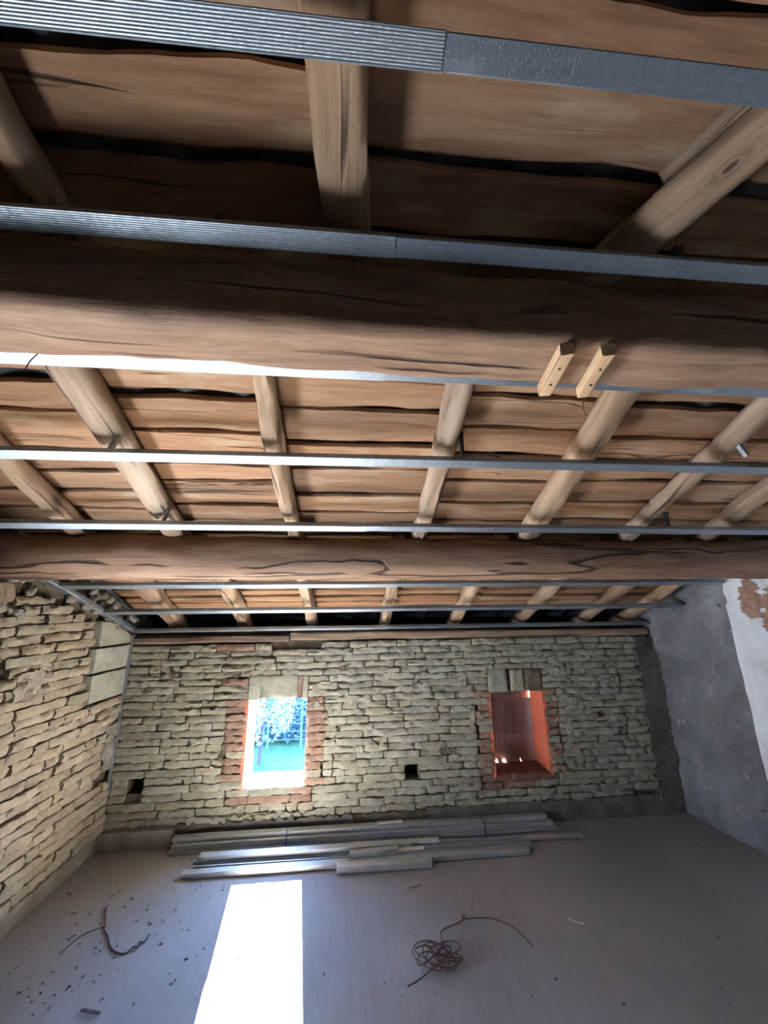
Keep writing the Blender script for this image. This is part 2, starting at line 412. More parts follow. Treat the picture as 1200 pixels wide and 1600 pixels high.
def split(rr, u0, u1, avg=(.16, .40), gap=.007, mat='adobe'):
    o = []; u = u0
    while u1-u > .05:
        L = rr.uniform(*avg) if rr.random() > .18 else rr.uniform(.08, .15)
        if u1-(u+L) < .08: L = u1-u
        if rr.random() > .008: o.append((u+gap/2, u+L-gap/2, mat))
        u += L
    return o
rr = random.Random(11)
courses = []; NC = 24; zb, zt = .115, 1.325; ch = (zt-zb)/NC
for c in range(NC):
    z = zb+(c+.5)*ch; z0, z1 = z-ch/2, z+ch/2
    xl, xr = -1.735, 2.50+.03*nz(z*4, 2, 1)*3
    blocks = []   # (u0,u1) kept free
    red = []
    for W, lw, rw in ((W1, .155, .135), (W2, .13, .12)):
        if z1 > W[2]-.055 and z0 < W[3]+.005:
            if z0 >= W[2]-.02:
                blocks.append((W[0]-lw, W[1]+rw)); red += [(W[0]-lw+rr.uniform(-.03, .03), W[0]-.004), (W[1]+.004, W[1]+rw+rr.uniform(-.025, .03))]
            else:
                blocks.append((W[0]-.12, W[1]+.06)); red += [(W[0]-.11, W[0]+.04), (W[0]+.045, W[1]-.10), (W[1]-.095, W[1]+.055)]
        elif z0 >= W[3] and z1 < W[3]+.185:
            blocks.append((W[0]-.005, W[1]+.005))
            if W is W1 and z0 > W[3]+.06: red += []
    for (x0, x1, a, b_) in PUT:
        if z1 > a+.008 and z0 < b_-.008: blocks.append((x0, x1))
    blocks.sort(); u = xl; segs = []
    for (b0, b1) in blocks:
        segs += split(rr, u, b0); u = max(u, b1)
    segs += split(rr, u, xr)
    segs = [(a, b_, 'red_brick' if (m == 'adobe' and W1[0]-.3 < (a+b_)/2 < W1[0]-.02 and z > .93 and rr.random() < .55) else m) for a, b_, m in segs]
    segs += [(a, b_, 'red_brick' if rr.random() < .82 else 'adobe') for a, b_ in red]
    courses.append((z, ch-.0035, segs))
lay(wall_b, courses, lambda u, z, p: Matrix.Translation((u, D+p+.010, z+.004*nz(u*1.6, z*3, 5)*1.4 + .006*math.sin(u*1.1))), 5)

# rough mortar dabs, cement skirting, cement at the right corner
def slab(name, u0, u1, z0, z1, pos, th, mat, parent, amp=.006, rag=.012, step=.03, seed=0, fr=7):
    """raised patch with a ragged outline; pos(u,z,d) d = how far it stands out"""
    nu, nz_ = max(2, round((u1-u0)/step)), max(2, round((z1-z0)/step)); V, F = [], []
    for j in range(nz_+1):
        for i in range(nu+1):
            a, b_ = i/nu, j/nz_; ia, ib = .006/(u1-u0), .006/(z1-z0)
            if i == 1: a = ia
            if i == nu-1: a = 1-ia
            if j == 1: b_ = ib
            if j == nz_-1: b_ = 1-ib
            u, z = u0+(u1-u0)*a, z0+(z1-z0)*b_
            if i in (1, nu-1): u += rag*nz(z*25, seed, 1)*1.8
            if j == nz_-1: z += rag*nz(u*25, seed, 2)*1.8
            eu = (1 if i == nu else -1 if i == 0 else 0); ez = (1 if j == nz_ else -1 if j == 0 else 0)
            u += rag*nz(z*25, seed, 1)*1.8*(eu != 0); z += rag*nz(u*25, seed, 2)*1.8*(ez == 1)
            V.append(pos(u, z, 0 if (eu or ez) else th + amp*fbm(u*fr, z*fr, seed)*2))
    for j in range(nz_):
        for i in range(nu):
            a0 = j*(nu+1)+i; F.append((a0, a0+1, a0+nu+2, a0+nu+1))
    # back
    k0 = len(V); ring = [i for i in range(nu+1)] + [j*(nu+1)+nu for j in range(1, nz_+1)] + [nz_*(nu+1)+i for i in range(nu-1, -1, -1)] + [j*(nu+1) for j in range(nz_-1, 0, -1)]
    for r_ in ring:
        i, j = r_ % (nu+1), r_//(nu+1); a, b_ = i/nu, j/nz_
        V.append(pos(u0+(u1-u0)*a, z0+(z1-z0)*b_, -.03))
    k = len(ring)
    for i in range(k): F.append((ring[(i+1) % k], ring[i], k0+i, k0+(i+1) % k))
    me = mesh(name, V, F); smooth_shade(me, 35); return link(name, me, mat, parent)
bp = lambda u, z, d: (u, D-d, z)
slab('cement_skirting', -1.76, -1.22, -.005, .112, lambda u, z, d: (u, D-.045-d, z), .03, M['cement'], wall_b, .006, .006, seed=3)
slab('cement_skirting', -1.22, .03, -.005, .125, bp, .045, M['cement_dark'], wall_b, .008, .02, seed=4)
slab('cement_skirting', .03, .6, -.005, .125, bp, .042, M['mortar'], wall_b, .012, .012, seed=5)
slab('cement_skirting', .58, 2.66, -.005, .142, bp, .05, M['cement_dark'], wall_b, .008, .012, seed=6)
slab('cement_patch', 2.46, 2.67, .10, 1.33, bp, .05, M['cement_dark'], wall_b, .01, .03, seed=7)
slab('cement_patch', -1.06, -.25, .11, .158, bp, .048, M['cement'], wall_b, .006, .02, seed=8)
dr = random.Random(4)
for (u, z, a, b_) in ((-.23, .98, .12, .10), (-.28, .86, .09, .05), (1.85, .80, .16, .10), (1.78, .60, .07, .22), (1.83, .42, .06, .16), (-1.0, .42, .06, .13), (-.95, .55, .05, .12), (-.15, .45, .04, .18), (-.12, .63, .04, .14), (1.75, 1.05, .2, .12), (.9, 1.02, .1, .12), (.98, .72, .05, .18), (.55, .98, .12, .05), (.15, .58, .15, .035), (2.2, .98, .14, .05), (2.05, .72, .1, .05), (-1.35, 1.10, .10, .05), (-.05, 1.12, .1, .05), (.75, .5, .1, .05)):
    slab('mortar_dab', u-a/2, u+a/2, z-b_/2, z+b_/2, bp, .043, M['adobe' if dr.random() < .6 else 'mortar'], wall_b, .012, .02, .018, seed=u*9, fr=22)

# timber wall plates on the wall top, and the dark eaves board far behind the rafters
def hewn(name, L, w_, h_, mat, parent=None, Mx=None, seed=0, seg=.04, nr=20, p=3.2, amp=.006, bend=0, taper=0, twist=0, prof=None, crackside=None):
    """hewn timber, local X along the length from 0 to L, centred on YZ"""
    ns = max(4, round(L/seg)); V, F = [], []
    for i in range(ns+1):
        x = L*i/ns; t = i/ns; sc_ = 1-taper*t
        cy = bend*math.sin(math.pi*t) + .5*amp*nz(x*2, seed, 0)*2; cz = .6*amp*nz(x*1.7, seed, 9)*2
        for k in range(nr):
            th = 2*math.pi*k/nr + twist*t
            c, s_ = math.cos(th), math.sin(th)
            r_ = (abs(c)**p + abs(s_)**p)**(-1/p)
            y, z = w_/2*r_*c*sc_, h_/2*r_*s_*sc_
            e = 1 + (amp*2.2*fbm(x*2.2, c*1.3+seed, s_*1.3, 3) + amp*.9*nz(x*9, c*3+seed, s_*3))/(w_/2)
            if prof: e *= prof(x, th)
            V.append((x, cy+y*e, cz+z*e))
    for i in range(ns):
        for k in range(nr):
            a0 = i*nr+k; b0 = i*nr+(k+1) % nr; F.append((a0, b0, b0+nr, a0+nr))
    F.append(tuple(range(nr-1, -1, -1))); F.append(tuple(ns*nr+k for k in range(nr)))
    me = mesh(name, V, F); me.polygons.foreach_set('use_smooth', [True]*len(me.polygons)); me.set_sharp_from_angle(angle=R(60))
    return link(name, me, mat, parent, Mx)
def along(p0, p1, up=(0, 0, 1)):
    p0, p1 = Vector(p0), Vector(p1); X = (p1-p0).normalized(); Y = Vector(up).cross(X).normalized(); Z = X.cross(Y)
    m_ = Matrix((X, Y, Z)).transposed().to_4x4(); m_.translation = p0; return m_, (p1-p0).length
m_, L = along((-1.76, 3.235, 1.359), (-.50, 3.235, 1.362))
o = hewn('wall_plate', L, .15, .054, M['grey_wood'], None, m_, 1, p=7, amp=.003); tag(o, 'short pale weathered timber lying on the brick wall top at the left corner', 'timber')
m_, L = along((-.49, 3.255, 1.375), (2.62, 3.255, 1.363))
o = hewn('wall_plate', L, .15, .068, M['grey_wood'], None, m_, 2, p=7, amp=.003); tag(o, 'long dark weathered timber along the brick wall top above both windows', 'timber')

# ------------------------------------------------------------------ windows
def poly(name, V, F, mat, parent): return link(name, mesh(name, V, F), mat, parent)
def window(idx, W, jamb_l, jamb_r, sillm, name):
    x0, x1, z0, z1 = W
    wn = empty(name, ((x0+x1)/2, D, z0), kind='structure')
    inv = Matrix.Translation((-(x0+x1)/2, -D, -z0))
    def part(nm, a, mat):
        o = box(nm, *a, mat, wn); o.matrix_local = inv; return o
    y0, y1 = D-.032, D+WT+.002
    part('reveal', (x0-.02, x0+.004, y0, y1, z0-.02, z1+.004), jamb_l)
    part('reveal', (x1-.004, x1+.02, y0, y1, z0-.02, z1+.004), jamb_r)
    part('sill', (x0-.003, x1+.003, y0-.002, y1, z0-.045, z0), sillm)
    return wn, inv
win1, inv1 = window(1, W1, M['pink_paint'], M['sill'], M['sill'], 'window_1')
win2, inv2 = window(2, W2, M['orange_paint'], M['orange_paint'], M['brown_sill'], 'window_2')
def lintel(win, inv, xa, xb, za, zb_, mat, name='lintel_block', y0=D-.035):
    V = []; yo = D+WT; zo = za+.165
    for x in (xa, xb): V += [(x, y0, za), (x, yo, min(zo, zb_-.02)), (x, yo, zb_), (x, y0, zb_)]
    F = [(0, 1, 2, 3), (7, 6, 5, 4), (0, 4, 5, 1), (1, 5, 6, 2), (2, 6, 7, 3), (3, 7, 4, 0)]
    me = mesh(name, V, F); bm = bmesh.new(); bm.from_mesh(me)
    bmesh.ops.recalc_face_normals(bm, faces=bm.faces)
    bmesh.ops.bevel(bm, geom=list(bm.edges), offset=.003, segments=1, affect='EDGES')
    bmesh.ops.subdivide_edges(bm, edges=bm.edges[:], cuts=4, use_grid_fill=True)
    for v in bm.verts: v.co += Vector((0, .007*fbm(v.co.x*16, v.co.z*16, xa*9), .004*nz(v.co.x*30, v.co.y*9, 1)))
    bm.to_mesh(me); bm.free(); me.polygons.foreach_set('use_smooth', [True]*len(me.polygons)); me.set_sharp_from_angle(angle=R(50))
    o = link(name, me, mat, win); o.matrix_local = inv; return o
lintel(win1, inv1, W1[0]-.004, W1[0]+.085, W1[3], W1[3]+.178, M['cement_pale'])
lintel(win1, inv1, W1[0]+.083, W1[1]-.078, W1[3]+.012, W1[3]+.178, M['cement_pale'])
lintel(win1, inv1, W1[1]-.076, W1[1]-.040, W1[3]+.002, W1[3]+.178, M['red_brick'], 'brick')
lintel(win1, inv1, W1[1]-.038, W1[1]+.004, W1[3]+.002, W1[3]+.175, M['cement'])
lintel(win2, inv2, W2[0]-.004, W2[0]+.155, W2[3], W2[3]+.178, M['adobe'])
lintel(win2, inv2, W2[0]+.185, W2[0]+.30, W2[3]+.002, W2[3]+.17, M['adobe'])
lintel(win2, inv2, W2[0]+.31, W2[1]+.004, W2[3]+.002, W2[3]+.175, M['mortar'])
lintel(win2, inv2, W2[0]+.15, W2[0]+.19, W2[3]+.012, W2[3]+.17, M['cement_dark'], 'joint_filling', D-.01)
# boarded shutter closing window 2 from outside
sh = empty('window_shutter', (1.35, D+WT, .34), 'mauve brown panelled shutter closing the right-hand window opening', 'shutter')
for (za, zb_, xr_, yo) in ((.335, .549, 1.592, 0), (.525, .812, 1.592, .014), (.790, 1.077, 1.5825, 0)):
    V, F = [], []; xa = 1.128; nx = 26
    for i in range(nx+1):
        x = xa+(xr_-xa)*i/nx; y = D+WT-.022-yo + .0015*math.sin(i*2.2) - .012*math.exp(-((x-1.24)/.05)**2)*0
        for z in (za, za+.004, zb_-.004, zb_): V.append((x+.003*nz(z*30, i, 1)*(i == nx), y-(.003 if z in (za+.004, zb_-.004) else 0), z))
    for i in range(nx):
        for j in range(3): a0 = i*4+j; F.append((a0, a0+4, a0+5, a0+1))
    me = mesh('panel', V, F); bm = bmesh.new(); bm.from_mesh(me)
    bmesh.ops.solidify(bm, geom=bm.faces[:], thickness=.012); bmesh.ops.recalc_face_normals(bm, faces=bm.faces); bm.to_mesh(me); bm.free()
    o = link('panel', me, M['shutter'], sh); o.matrix_local = Matrix.Translation((-1.35, -D-WT, -.34))
# stones under the shutter leave small bright gaps
for (xa, xb) in ((1.13, 1.178), (1.186, 1.232), (1.250, 1.292), (1.318, 1.45), (1.454, 1.59)):
    o = box('wedge', xa, xb, D+WT-.03, D+WT-.008, .32, .3365, M['shutter'], sh); o.matrix_local = Matrix.Translation((-1.35, -D-WT, -.34))
o = tube('wire_hook', [(1.44, 3.42, .615), (1.50, 3.40, .625), (1.515, 3.405, .648), (1.46, 3.415, .628), (1.43, 3.42, .618), (1.50, 3.40, .60), (1.545, 3.36, .603), (1.556, 3.35, .615), (1.55, 3.35, .63), (1.565, 3.345, .632)], .0022, M['tin'])
tag(o, 'thin bent wire hooked over the shutter of the right-hand window', 'wire')

# ------------------------------------------------------------------ left wall
def ztop(y): return .09 + (roof(0, vY(y, .13), .13).z if y > -.45 else roof(0, vY(-.45, .13), .13).z - (-.45-y)*math.tan(S))
wall_l = wall_grid('wall_left', -2.6, 3.72, -.05, 3.5, [(1.10, 1.60, .42, 1.02)], lambda u, z, d: (wallx(u, z)-d, u, z), .3, M['mortar'], .06, .008, top=lambda u: ztop(u))  # the unseen hole is added for the side fill light
tag(wall_l, kind='structure')
rl = random.Random(21); cl = []; NCL = 31; chl = .0545
for c in range(NCL):
    z = .10+(c+.5)*chl
    ymax_rail = .955 + (2.60-.22/cs+.0-(z+chl*.8)-0)/math.tan(S)   # stay below the metal track
    y1 = 3.19
    if z > .955 and z < 1.5: y1 = 2.80 + rl.uniform(-.03, .04)
    elif .45 < z < .80: y1 = 3.04+(z-.5)*.25 + rl.uniform(-.02, .02)
    y1 = min(y1, ymax_rail-.02)
    y0 = 1.75
    if z > 1.56: y1 = min(y1, 2.75); y0 = 2.30
    if y1-y0 > .1:
        sg = split(rl, y0 + rl.uniform(-.1, 0), y1, (.16, .34), .008, 'adobe_warm')
        if c > 23: sg = [s for s in sg if not (1.05 < z < 9 and 2.30 < (s[0]+s[1])/2 < 2.5 and 1.14 < z < 1.25)]
        cl.append((z, chl-.004, sg))
lay(wall_l, cl, lambda u, z, p: Matrix.Translation((wallx(u, z)-p*1.2-.010, u, z+.010*nz(u*1.3, z*2, 8))) @ Matrix.Rotation(R(90-4.5), 4, 'Z'), 9, 260)
lp = lambda u, z, d: (wallx(u, z)+d, u, z)
for (a, b_, c, d_) in ((2.83, 3.21, 1.345, 1.52), (2.82, 3.20, 1.175, 1.338), (2.82, 3.20, .985, 1.168)):
    slab('cement_panel', a, b_, c, min(d_, 9), lambda u, z, d: (wallx(u, z)+d, u, min(z, 2.60-.235/cs+.02-(u-.955)*math.tan(S))), .042, M['cement_pale'], wall_l, .003, .008, seed=a+c)
slab('mortar_dab', 3.03, 3.17, .50, .80, lp, .045, M['rubble'], wall_l, .012, .03, .02, 3, 20)
slab('mortar_dab', 2.28, 2.50, 1.12, 1.27, lp, .045, M['rubble'], wall_l, .014, .03, .02, 4, 20)
slab('cement_skirting', 1.6, 3.2, -.005, .10, lambda u, z, d: (wallx(u, z)+d, u, z), .035, M['cement'], wall_l, .005, .008, seed=5)
# rubble stones between the metal track and the roof, and at the beam seat
rs = random.Random(8)
def stone(rr, s):
    bm = bmesh.new(); bmesh.ops.create_icosphere(bm, subdivisions=2, radius=1)
    o = rr.random()*90
    for v in bm.verts: v.co *= 1+.35*nz(v.co.x*1.2+o, v.co.y*1.2, v.co.z*1.2)
    sc_ = Vector((s*rr.uniform(.5, .8), s*rr.uniform(.8, 1.4), s*rr.uniform(.5, .9)))
    for v in bm.verts: v.co = Vector((v.co.x*sc_.x, v.co.y*sc_.y, v.co.z*sc_.z))
    me = bpy.data.meshes.new('stone'); bm.to_mesh(me); bm.free(); me.polygons.foreach_set('use_smooth', [True]*len(me.polygons)); return me
stones = [stone(rs, .045) for _ in range(8)]
for k in range(120):
    y = rs.uniform(1.95, 3.45); zr = 2.60-.21/cs-(y-.955)*math.tan(S)
    z = zr + rs.uniform(.0, .30)
    if z < zr: continue
    me = rs.choice(stones)
    if not me.materials: me.materials.append(M['rubble'])
    s_ = rs.uniform(.45, 1.15)
    link('stone', me, None, wall_l, Matrix.Translation((wallx(y, z)+rs.uniform(.0, .03), y, z)) @ Matrix.Rotation(rs.uniform(-1, 1), 4, 'X') @ Matrix.Scale(s_, 4))
for k in range(34):
    y = rs.uniform(2.03, 2.34); z = rs.uniform(1.56, 1.80)
    me = rs.choice(stones); s_ = rs.uniform(.35, .9)
    link('stone', me, None, wall_l, Matrix.Translation((wallx(y, z)+rs.uniform(.0, .03), y, z)) @ Matrix.Rotation(rs.uniform(-1, 1), 4, 'X') @ Matrix.Scale(s_, 4))
m_, L = along((wallx(2.1, 1.7)-.03, 2.10, 1.69), (wallx(2.1, 1.7)+.075, 2.10, 1.69))
o = hewn('timber_pad', L, .13, .10, M['grey_wood'], None, m_, 31, .02, p=3, amp=.006); tag(o, 'short timber end built into the left wall under the far log purlin', 'timber')

# ------------------------------------------------------------------ right wall: grey render, then whitewashed part nearer
def xr(y): return 2.66 + (3.2-y)*.13
wall_r = wall_grid('wall_right', 2.50, 3.72, -.05, 2.5, [], lambda u, z, d: (xr(u)+d*1.6 - (.03*max(0, z-.9)), u, z), .3, M['render'], .03, .012, top=lambda u: ztop(u))
tag(wall_r, kind='structure')
wall_w = wall_grid('wall_right', -2.6, 2.525, -.05, 3.6, [], lambda u, z, d: (2.725+d+.02*(2.5-u)*0, u, z), .35, M['white'], .05, .009, top=lambda u: ztop(u))
tag(wall_w, kind='structure')

# closed wall behind the camera
wall_f = wall_grid('wall_front', -2.8, 3.3, -.05, 3.0, [], lambda u, z, d: (u, -2.42-d, z), .2, M['cement'], .12, .006)
tag(wall_f, kind='structure')

# ------------------------------------------------------------------ roof: tiles above, planks, rafters, purlins
V, F = [], []; xs = [-2.9+.02*i for i in range(311)]; vs = [vY(-.45, .15), vY(.6, .15), vY(1.7, .15), vY(2.8, .15), vY(3.8, .15)]
for v in vs:
    for x in xs: V.append(roof(x, v, .135+.022*abs(math.sin(x*math.pi/.22))))
k = len(xs)
for j in range(len(vs)-1):
    for i in range(k-1): a0 = j*k+i; F.append((a0, a0+1, a0+k+1, a0+k))
b0 = len(V)
r0 = roof(0, vs[0], .17)
for x in (-2.9, 3.3): V += [(x, r0.y, r0.z), (x, -2.7, r0.z-(r0.y+2.7)*math.tan(S)), (x, -2.7, r0.z-(r0.y+2.7)*math.tan(S)+.1), (x, r0.y, r0.z+.1)]
F += [(b0, b0+4, b0+5, b0+1), (b0+2, b0+6, b0+7, b0+3), (b0+1, b0+5, b0+6, b0+2), (b0, b0+3, b0+7, b0+4)]
me = mesh('ceiling', V, F, True); bm = bmesh.new(); bm.from_mesh(me); fs = bm.faces[:(len(vs)-1)*(k-1)]
bmesh.ops.solidify(bm, geom=fs, thickness=.02); bm.to_mesh(me); bm.free()
ceil = link('ceiling', me, M['tile']); tag(ceil, kind='structure')
box('ridge_cap', -2.9, 3.3, r0.y-.12, r0.y+.12, r0.z-.045, r0.z+.16, M['tile'], ceil)
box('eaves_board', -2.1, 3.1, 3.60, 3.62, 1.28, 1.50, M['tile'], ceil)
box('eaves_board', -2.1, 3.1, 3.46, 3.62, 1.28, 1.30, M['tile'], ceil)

def plank(x0, x1, v0, v1, seed, parent, mat):
    """waney board lying on the rafters; v0,v1 its edges down the slope"""
    ns = max(6, round((x1-x0)/.05)); V, F = [], []; th = .022
    L = x1-x0; w_ = v1-v0; sag = .004
    for i in range(ns+1):
        x = x0+L*i/ns; q = x*2.3
        ea = .014*nz(q, seed, 1)+.009*nz(q*2.7, seed, 4)+.002*nz(q*9, seed, 2); eb = .014*nz(q, seed, 5)+.009*nz(q*2.7, seed, 6)+.002*nz(q*9, seed, 8)
        a, b_ = v0+ea, v1+eb; dn = .004*nz(q, seed, 11); be = .006+.004*abs(nz(q*3, seed, 3))
        for (vv, nn) in ((a+be, .09), (a, .09+.010), (a, .09+th), (b_, .09+th), (b_, .09+.010), (b_-be, .09), ((a+b_)/2, .09-.0015)):
            P = roof(x, vv, nn+dn); V.append((P.x, P.y, P.z))
    for i in range(ns):
        a0 = i*7
        for j in range(7): F.append((a0+j, a0+(j+1) % 7, a0+7+(j+1) % 7, a0+7+j))
    F.append(tuple(range(6, -1, -1))); F.append(tuple(ns*7+j for j in range(7)))
    # to a local frame so that the grain runs with the board
    c = roof((x0+x1)/2, (v0+v1)/2, .11); mat4 = Matrix((Vector((1, 0, 0)), RU, RN)).transposed().to_4x4(); mat4.translation = c
    inv = mat4.inverted(); V = [inv @ Vector(p) for p in V]
    me = mesh('plank', V, F); me.flip_normals(); smooth_shade(me, 40)
    return link('plank', me, mat, parent, mat4)
# edges between the boards (Y on the board plane) for each span between rafters; the gaps are real
XS = (-2.15, -.975, -.325, .39, 1.05, 2.90)
near = [-.42, -.27, -.12, .03, .16, .29, .415, (.528, .541), (.672, .695), .835, .985]
near2 = [-.42, -.27, -.12, .03, .16, .29, .40, (.500, .515), (.640, .665), .80, .965]
spans = [[1.09, (1.245, 1.285), 1.40, 1.60, 1.715, 1.84, 1.975, 2.09, 2.20],
         [1.10, (1.305, 1.330), (1.478, 1.486), 1.655, 1.765, (1.925, 1.94), 2.06, 2.18],
         [1.11, (1.345, 1.362), (1.510, 1.535), 1.665, (1.832, 1.855), (1.975, 1.985), 2.08, 2.19],
         [1.10, 1.268, 1.42, (1.56, 1.578), 1.73, 1.89, 2.05, 2.17],
         [1.09, (1.272, 1.295), 1.445, 1.58, 1.71, 1.87, 2.02, 2.15]]
farY = [2.30, 2.41, (2.52, 2.54), 2.64, (2.75, 2.765), 2.86, (2.95, 2.985), 3.07, 3.17]
pr = random.Random(77)
for (x0, x1), bd in list(zip(zip(XS, XS[1:]), spans)) + [((-2.15, -.03), near), ((-.03, 2.90), near2)]:
    j0 = pr.uniform(-.02, .02)
    bd = bd if bd[0] < 0 else [.99] + bd + [tuple(q+j0*.5 for q in t) if isinstance(t, tuple) else t+pr.uniform(-.012, .012) for t in farY]
    prev = None
    for t in bd:
        a, b_ = t if isinstance(t, tuple) else (t-.0055, t+.0055)
        if prev is not None: plank(x0+.003, x1-.003, vY(prev, .09), vY(a, .09), pr.random()*99, ceil, M['plank'])
        prev = b_

def rafter(x0, Y0, x1, Y1, w_, h_, seed, label, bend=0, p=3.0, mat='rafter', drop=0, taper=.12):
    a, b_ = roof(x0, vY(Y0, 0), h_/2-drop), roof(x1, vY(Y1, 0), h_/2-drop)
    m_, L = along(a, b_, RN)
    o = hewn('rafter', L, w_, h_+.004, M[mat], None, m_, seed, .035, 18, p, .006, bend, taper)
    tag(o, label, 'rafter', 'rafters under the roof boards'); return o
rafter(-.10, -.35, -.008, .86, .138, .085, 3, 'squared pale rafter at top centre, in front of the near beam', .008, 4, taper=.12)
rafter(1.36, .05, .68, .86, .15, .12, 5, 'knotty log rafter at top right, slanting in front of the near beam', .01, 2.2, drop=.03)
rafter(-.86, -.35, -.765, .86, .10, .085, 7, 'rafter at top left, at the frame edge in front of the near beam', 0, 2.4)
m_, L = along(roof(1.02, vY(.38, .07), .078), roof(.80, vY(.64, .07), .078), RN)
o = hewn('wood_batten', L, .030, .018, M['rafter'], None, m_, 71, .03, 12, 6, .0015); tag(o, 'thin diagonal batten under the boards beside the knotty log rafter', 'batten')
mid = [(-1.47, .11, 'rounded log rafter nearest the left wall, between the two beams', 2.3), (-.985, .135, 'split rafter with a long crack, second from the left wall between the beams', 3),
       (-.322, .082, 'thin tapering rafter left of centre between the two beams', 2.5), (.392, .10, 'worm-eaten rafter right of centre between the two beams', 2.8),
       (1.06, .13, 'broad rafter rising behind the two nailed sticks, between the beams', 3), (1.69, .10, 'smooth log rafter right of the nailed sticks, beside a metal strap', 2.2),
       (2.22, .10, 'shadowed log rafter nearest the right wall, between the two beams', 2.4)]
for i, (x, w_, lab, p) in enumerate(mid):
    rafter(x+.02*nz(i, 3, 3), .875, x, 2.16, w_, .085, 20+i, lab, .012*(-1)**i, p, taper=.05)
far = [(-1.45, .14, 'far rafter nearest the left wall, behind the log purlin'), (-.89, .11, 'far rafter over the left window, left side'),
       (-.325, .09, 'far rafter over the left window, right side'), (.285, .085, 'far rafter over the middle of the brick wall'),
       (.915, .105, 'far rafter left of the right-hand window'), (1.51, .11, 'far rafter over the right-hand window'),
       (2.12, .12, 'far rafter second from the right wall, behind the log purlin'), (2.50, .10, 'far rafter against the right wall, behind the log purlin')]
for i, (x, w_, lab) in enumerate(far):
    rafter(x+(.09 if i == 0 else 0), 2.135, x, 3.42, w_, .085, 40+i, lab, .01*(-1)**i, 3, taper=.05)
# purlins
def edge_wave(x, th):
    return 1 + .03*nz(x*1.1, math.cos(th)*1.2, 4)
m_, L = along((-2.05, .853, 2.402), (2.95, .912, 2.407))
o = hewn('purlin', L, .205, .222, M['purlin'], None, m_, 61, .03, 36, 7.0, .006, .012, 0, 0, edge_wave); tag(o, 'big squared timber beam crossing above the middle of the picture', 'beam')
m_, L = along((-2.1, 2.115, 1.879), (2.95, 2.14, 1.872))
o = hewn('purlin', L, .235, .235, M['purlin'], None, m_, 62, .03, 28, 2.3, .006, .015, 0, 0, lambda x, th: 1+.02*nz(x*1.5, math.cos(th)*2, math.sin(th)*2)); tag(o, 'rounded grey-brown log beam crossing above the far brick wall', 'beam')
# two sticks nailed under the big beam
for (xa, ya, xb, yb, lab) in ((.574, .800, .612, .995, 'left one of the two short sticks nailed under the big beam'), (.690, .795, .742, .993, 'right one of the two short sticks nailed under the big beam')):
    m_, L = along((xa, ya, 2.273), (xb, yb, 2.270)); st = empty('wood_stick', (0, 0, 0), lab, 'stick'); st.matrix_world = m_
    hewn('stick', L, .037, .038, M['stick'], st, Matrix.Identity(4), xa*50, .03, 16, 8, .0012)
    for q in (.06, .135): 
        bm = bmesh.new(); bmesh.ops.create_cone(bm, cap_ends=True, segments=10, radius1=.0035, radius2=.0035, depth=.004, matrix=Matrix.Translation((q, .002, -.0205)))
        me = bpy.data.meshes.new('nail'); bm.to_mesh(me); bm.free(); link('nail', me, M['dark'], st)
o = tube('thin_wire', [(.742, .998, 2.265), (.746, 1.0, 2.24), (.738, 1.0, 2.215), (.748, 1.0, 2.19)], .0012, M['wire']); tag(o, 'thin wire dangling from the right nailed stick', 'wire')

# ------------------------------------------------------------------ metal channels of the suspended ceiling
RD = -.0715          # face of the channels below the rafter plane, along the roof normal
def channel_mesh(L, wd, h_, mat, lip=.006, t=.0014):
    """C channel, local X length, flat face at z=0 facing -Z, sides up"""
    prof = [(-wd/2+.010, h_), (-wd/2, h_), (-wd/2, .002), (-wd/2+.002, 0), (wd/2-.002, 0), (wd/2, .002), (wd/2, h_), (wd/2-.010, h_)]
    inner = [(-wd/2+.010, h_-t), (-wd/2+t, h_-t), (-wd/2+t, t), (wd/2-t, t), (wd/2-t, h_-t), (wd/2-.010, h_-t)]
    pts = prof + inner[::-1]; k = len(pts); ns = max(1, round(L/.25)); V, F = [], []
    for i in range(ns+1):
        x = L*i/ns; s_ = .0006*nz(x*3, L, 1)
        for (y, z) in pts: V.append((x, y, z+s_))
    for i in range(ns):
        for j in range(k): a0 = i*k+j; b0 = i*k+(j+1) % k; F.append((a0, b0, b0+k, a0+k))
    F.append(tuple(range(k-1, -1, -1))); F.append(tuple(ns*k+j for j in range(k)))
    me = mesh('channel', V, F); bm = bmesh.new(); bm.from_mesh(me); bmesh.ops.recalc_face_normals(bm, faces=bm.faces); bm.to_mesh(me); bm.free()
    me.materials.append(mat); return me
def rail(xl, xr_, Yl, Yr, joint, label, wd=.047, dn=0, h_=.024):
    pl, pr_ = roof(xl, vY(Yl, RD), RD+dn), roof(xr_, vY(Yr, RD), RD+dn)
    m_, L = along(pl, pr_, RN)
    e = empty('metal_channel', (0, 0, 0), label, 'metal channel', 'galvanised channels under the rafters'); e.matrix_world = m_
    j = (joint-xl)/(xr_-xl)*L if joint is not None else None
    if j is None:
        link('channel', channel_mesh(L, wd, h_, M['galv_dimpled']), None, e)
    else:
        link('channel', channel_mesh(j, wd+.002, h_, M['galv_ribbed']), None, e, Matrix.Translation((0, 0, -.0012)))
        link('channel', channel_mesh(L-j+.06, wd-.001, h_, M['galv_dimpled']), None, e, Matrix.Translation((j-.06, 0, .0008)))
    return e
rail(-1.93, 2.68, .445, .425, .16, 'galvanised channel closest to the camera, across the top of the picture', .05)
rail(-1.93, 2.68, .722, .728, .10, 'galvanised channel passing in front of the dark face of the big beam')
rail(-1.93, 2.68, 1.045, 1.055, .10, 'galvanised channel at the lower edge of the big beam, behind the two sticks')
rail(-1.93, 2.68, 1.425, 1.415, .09, 'galvanised channel across the open bay midway between the two beams')
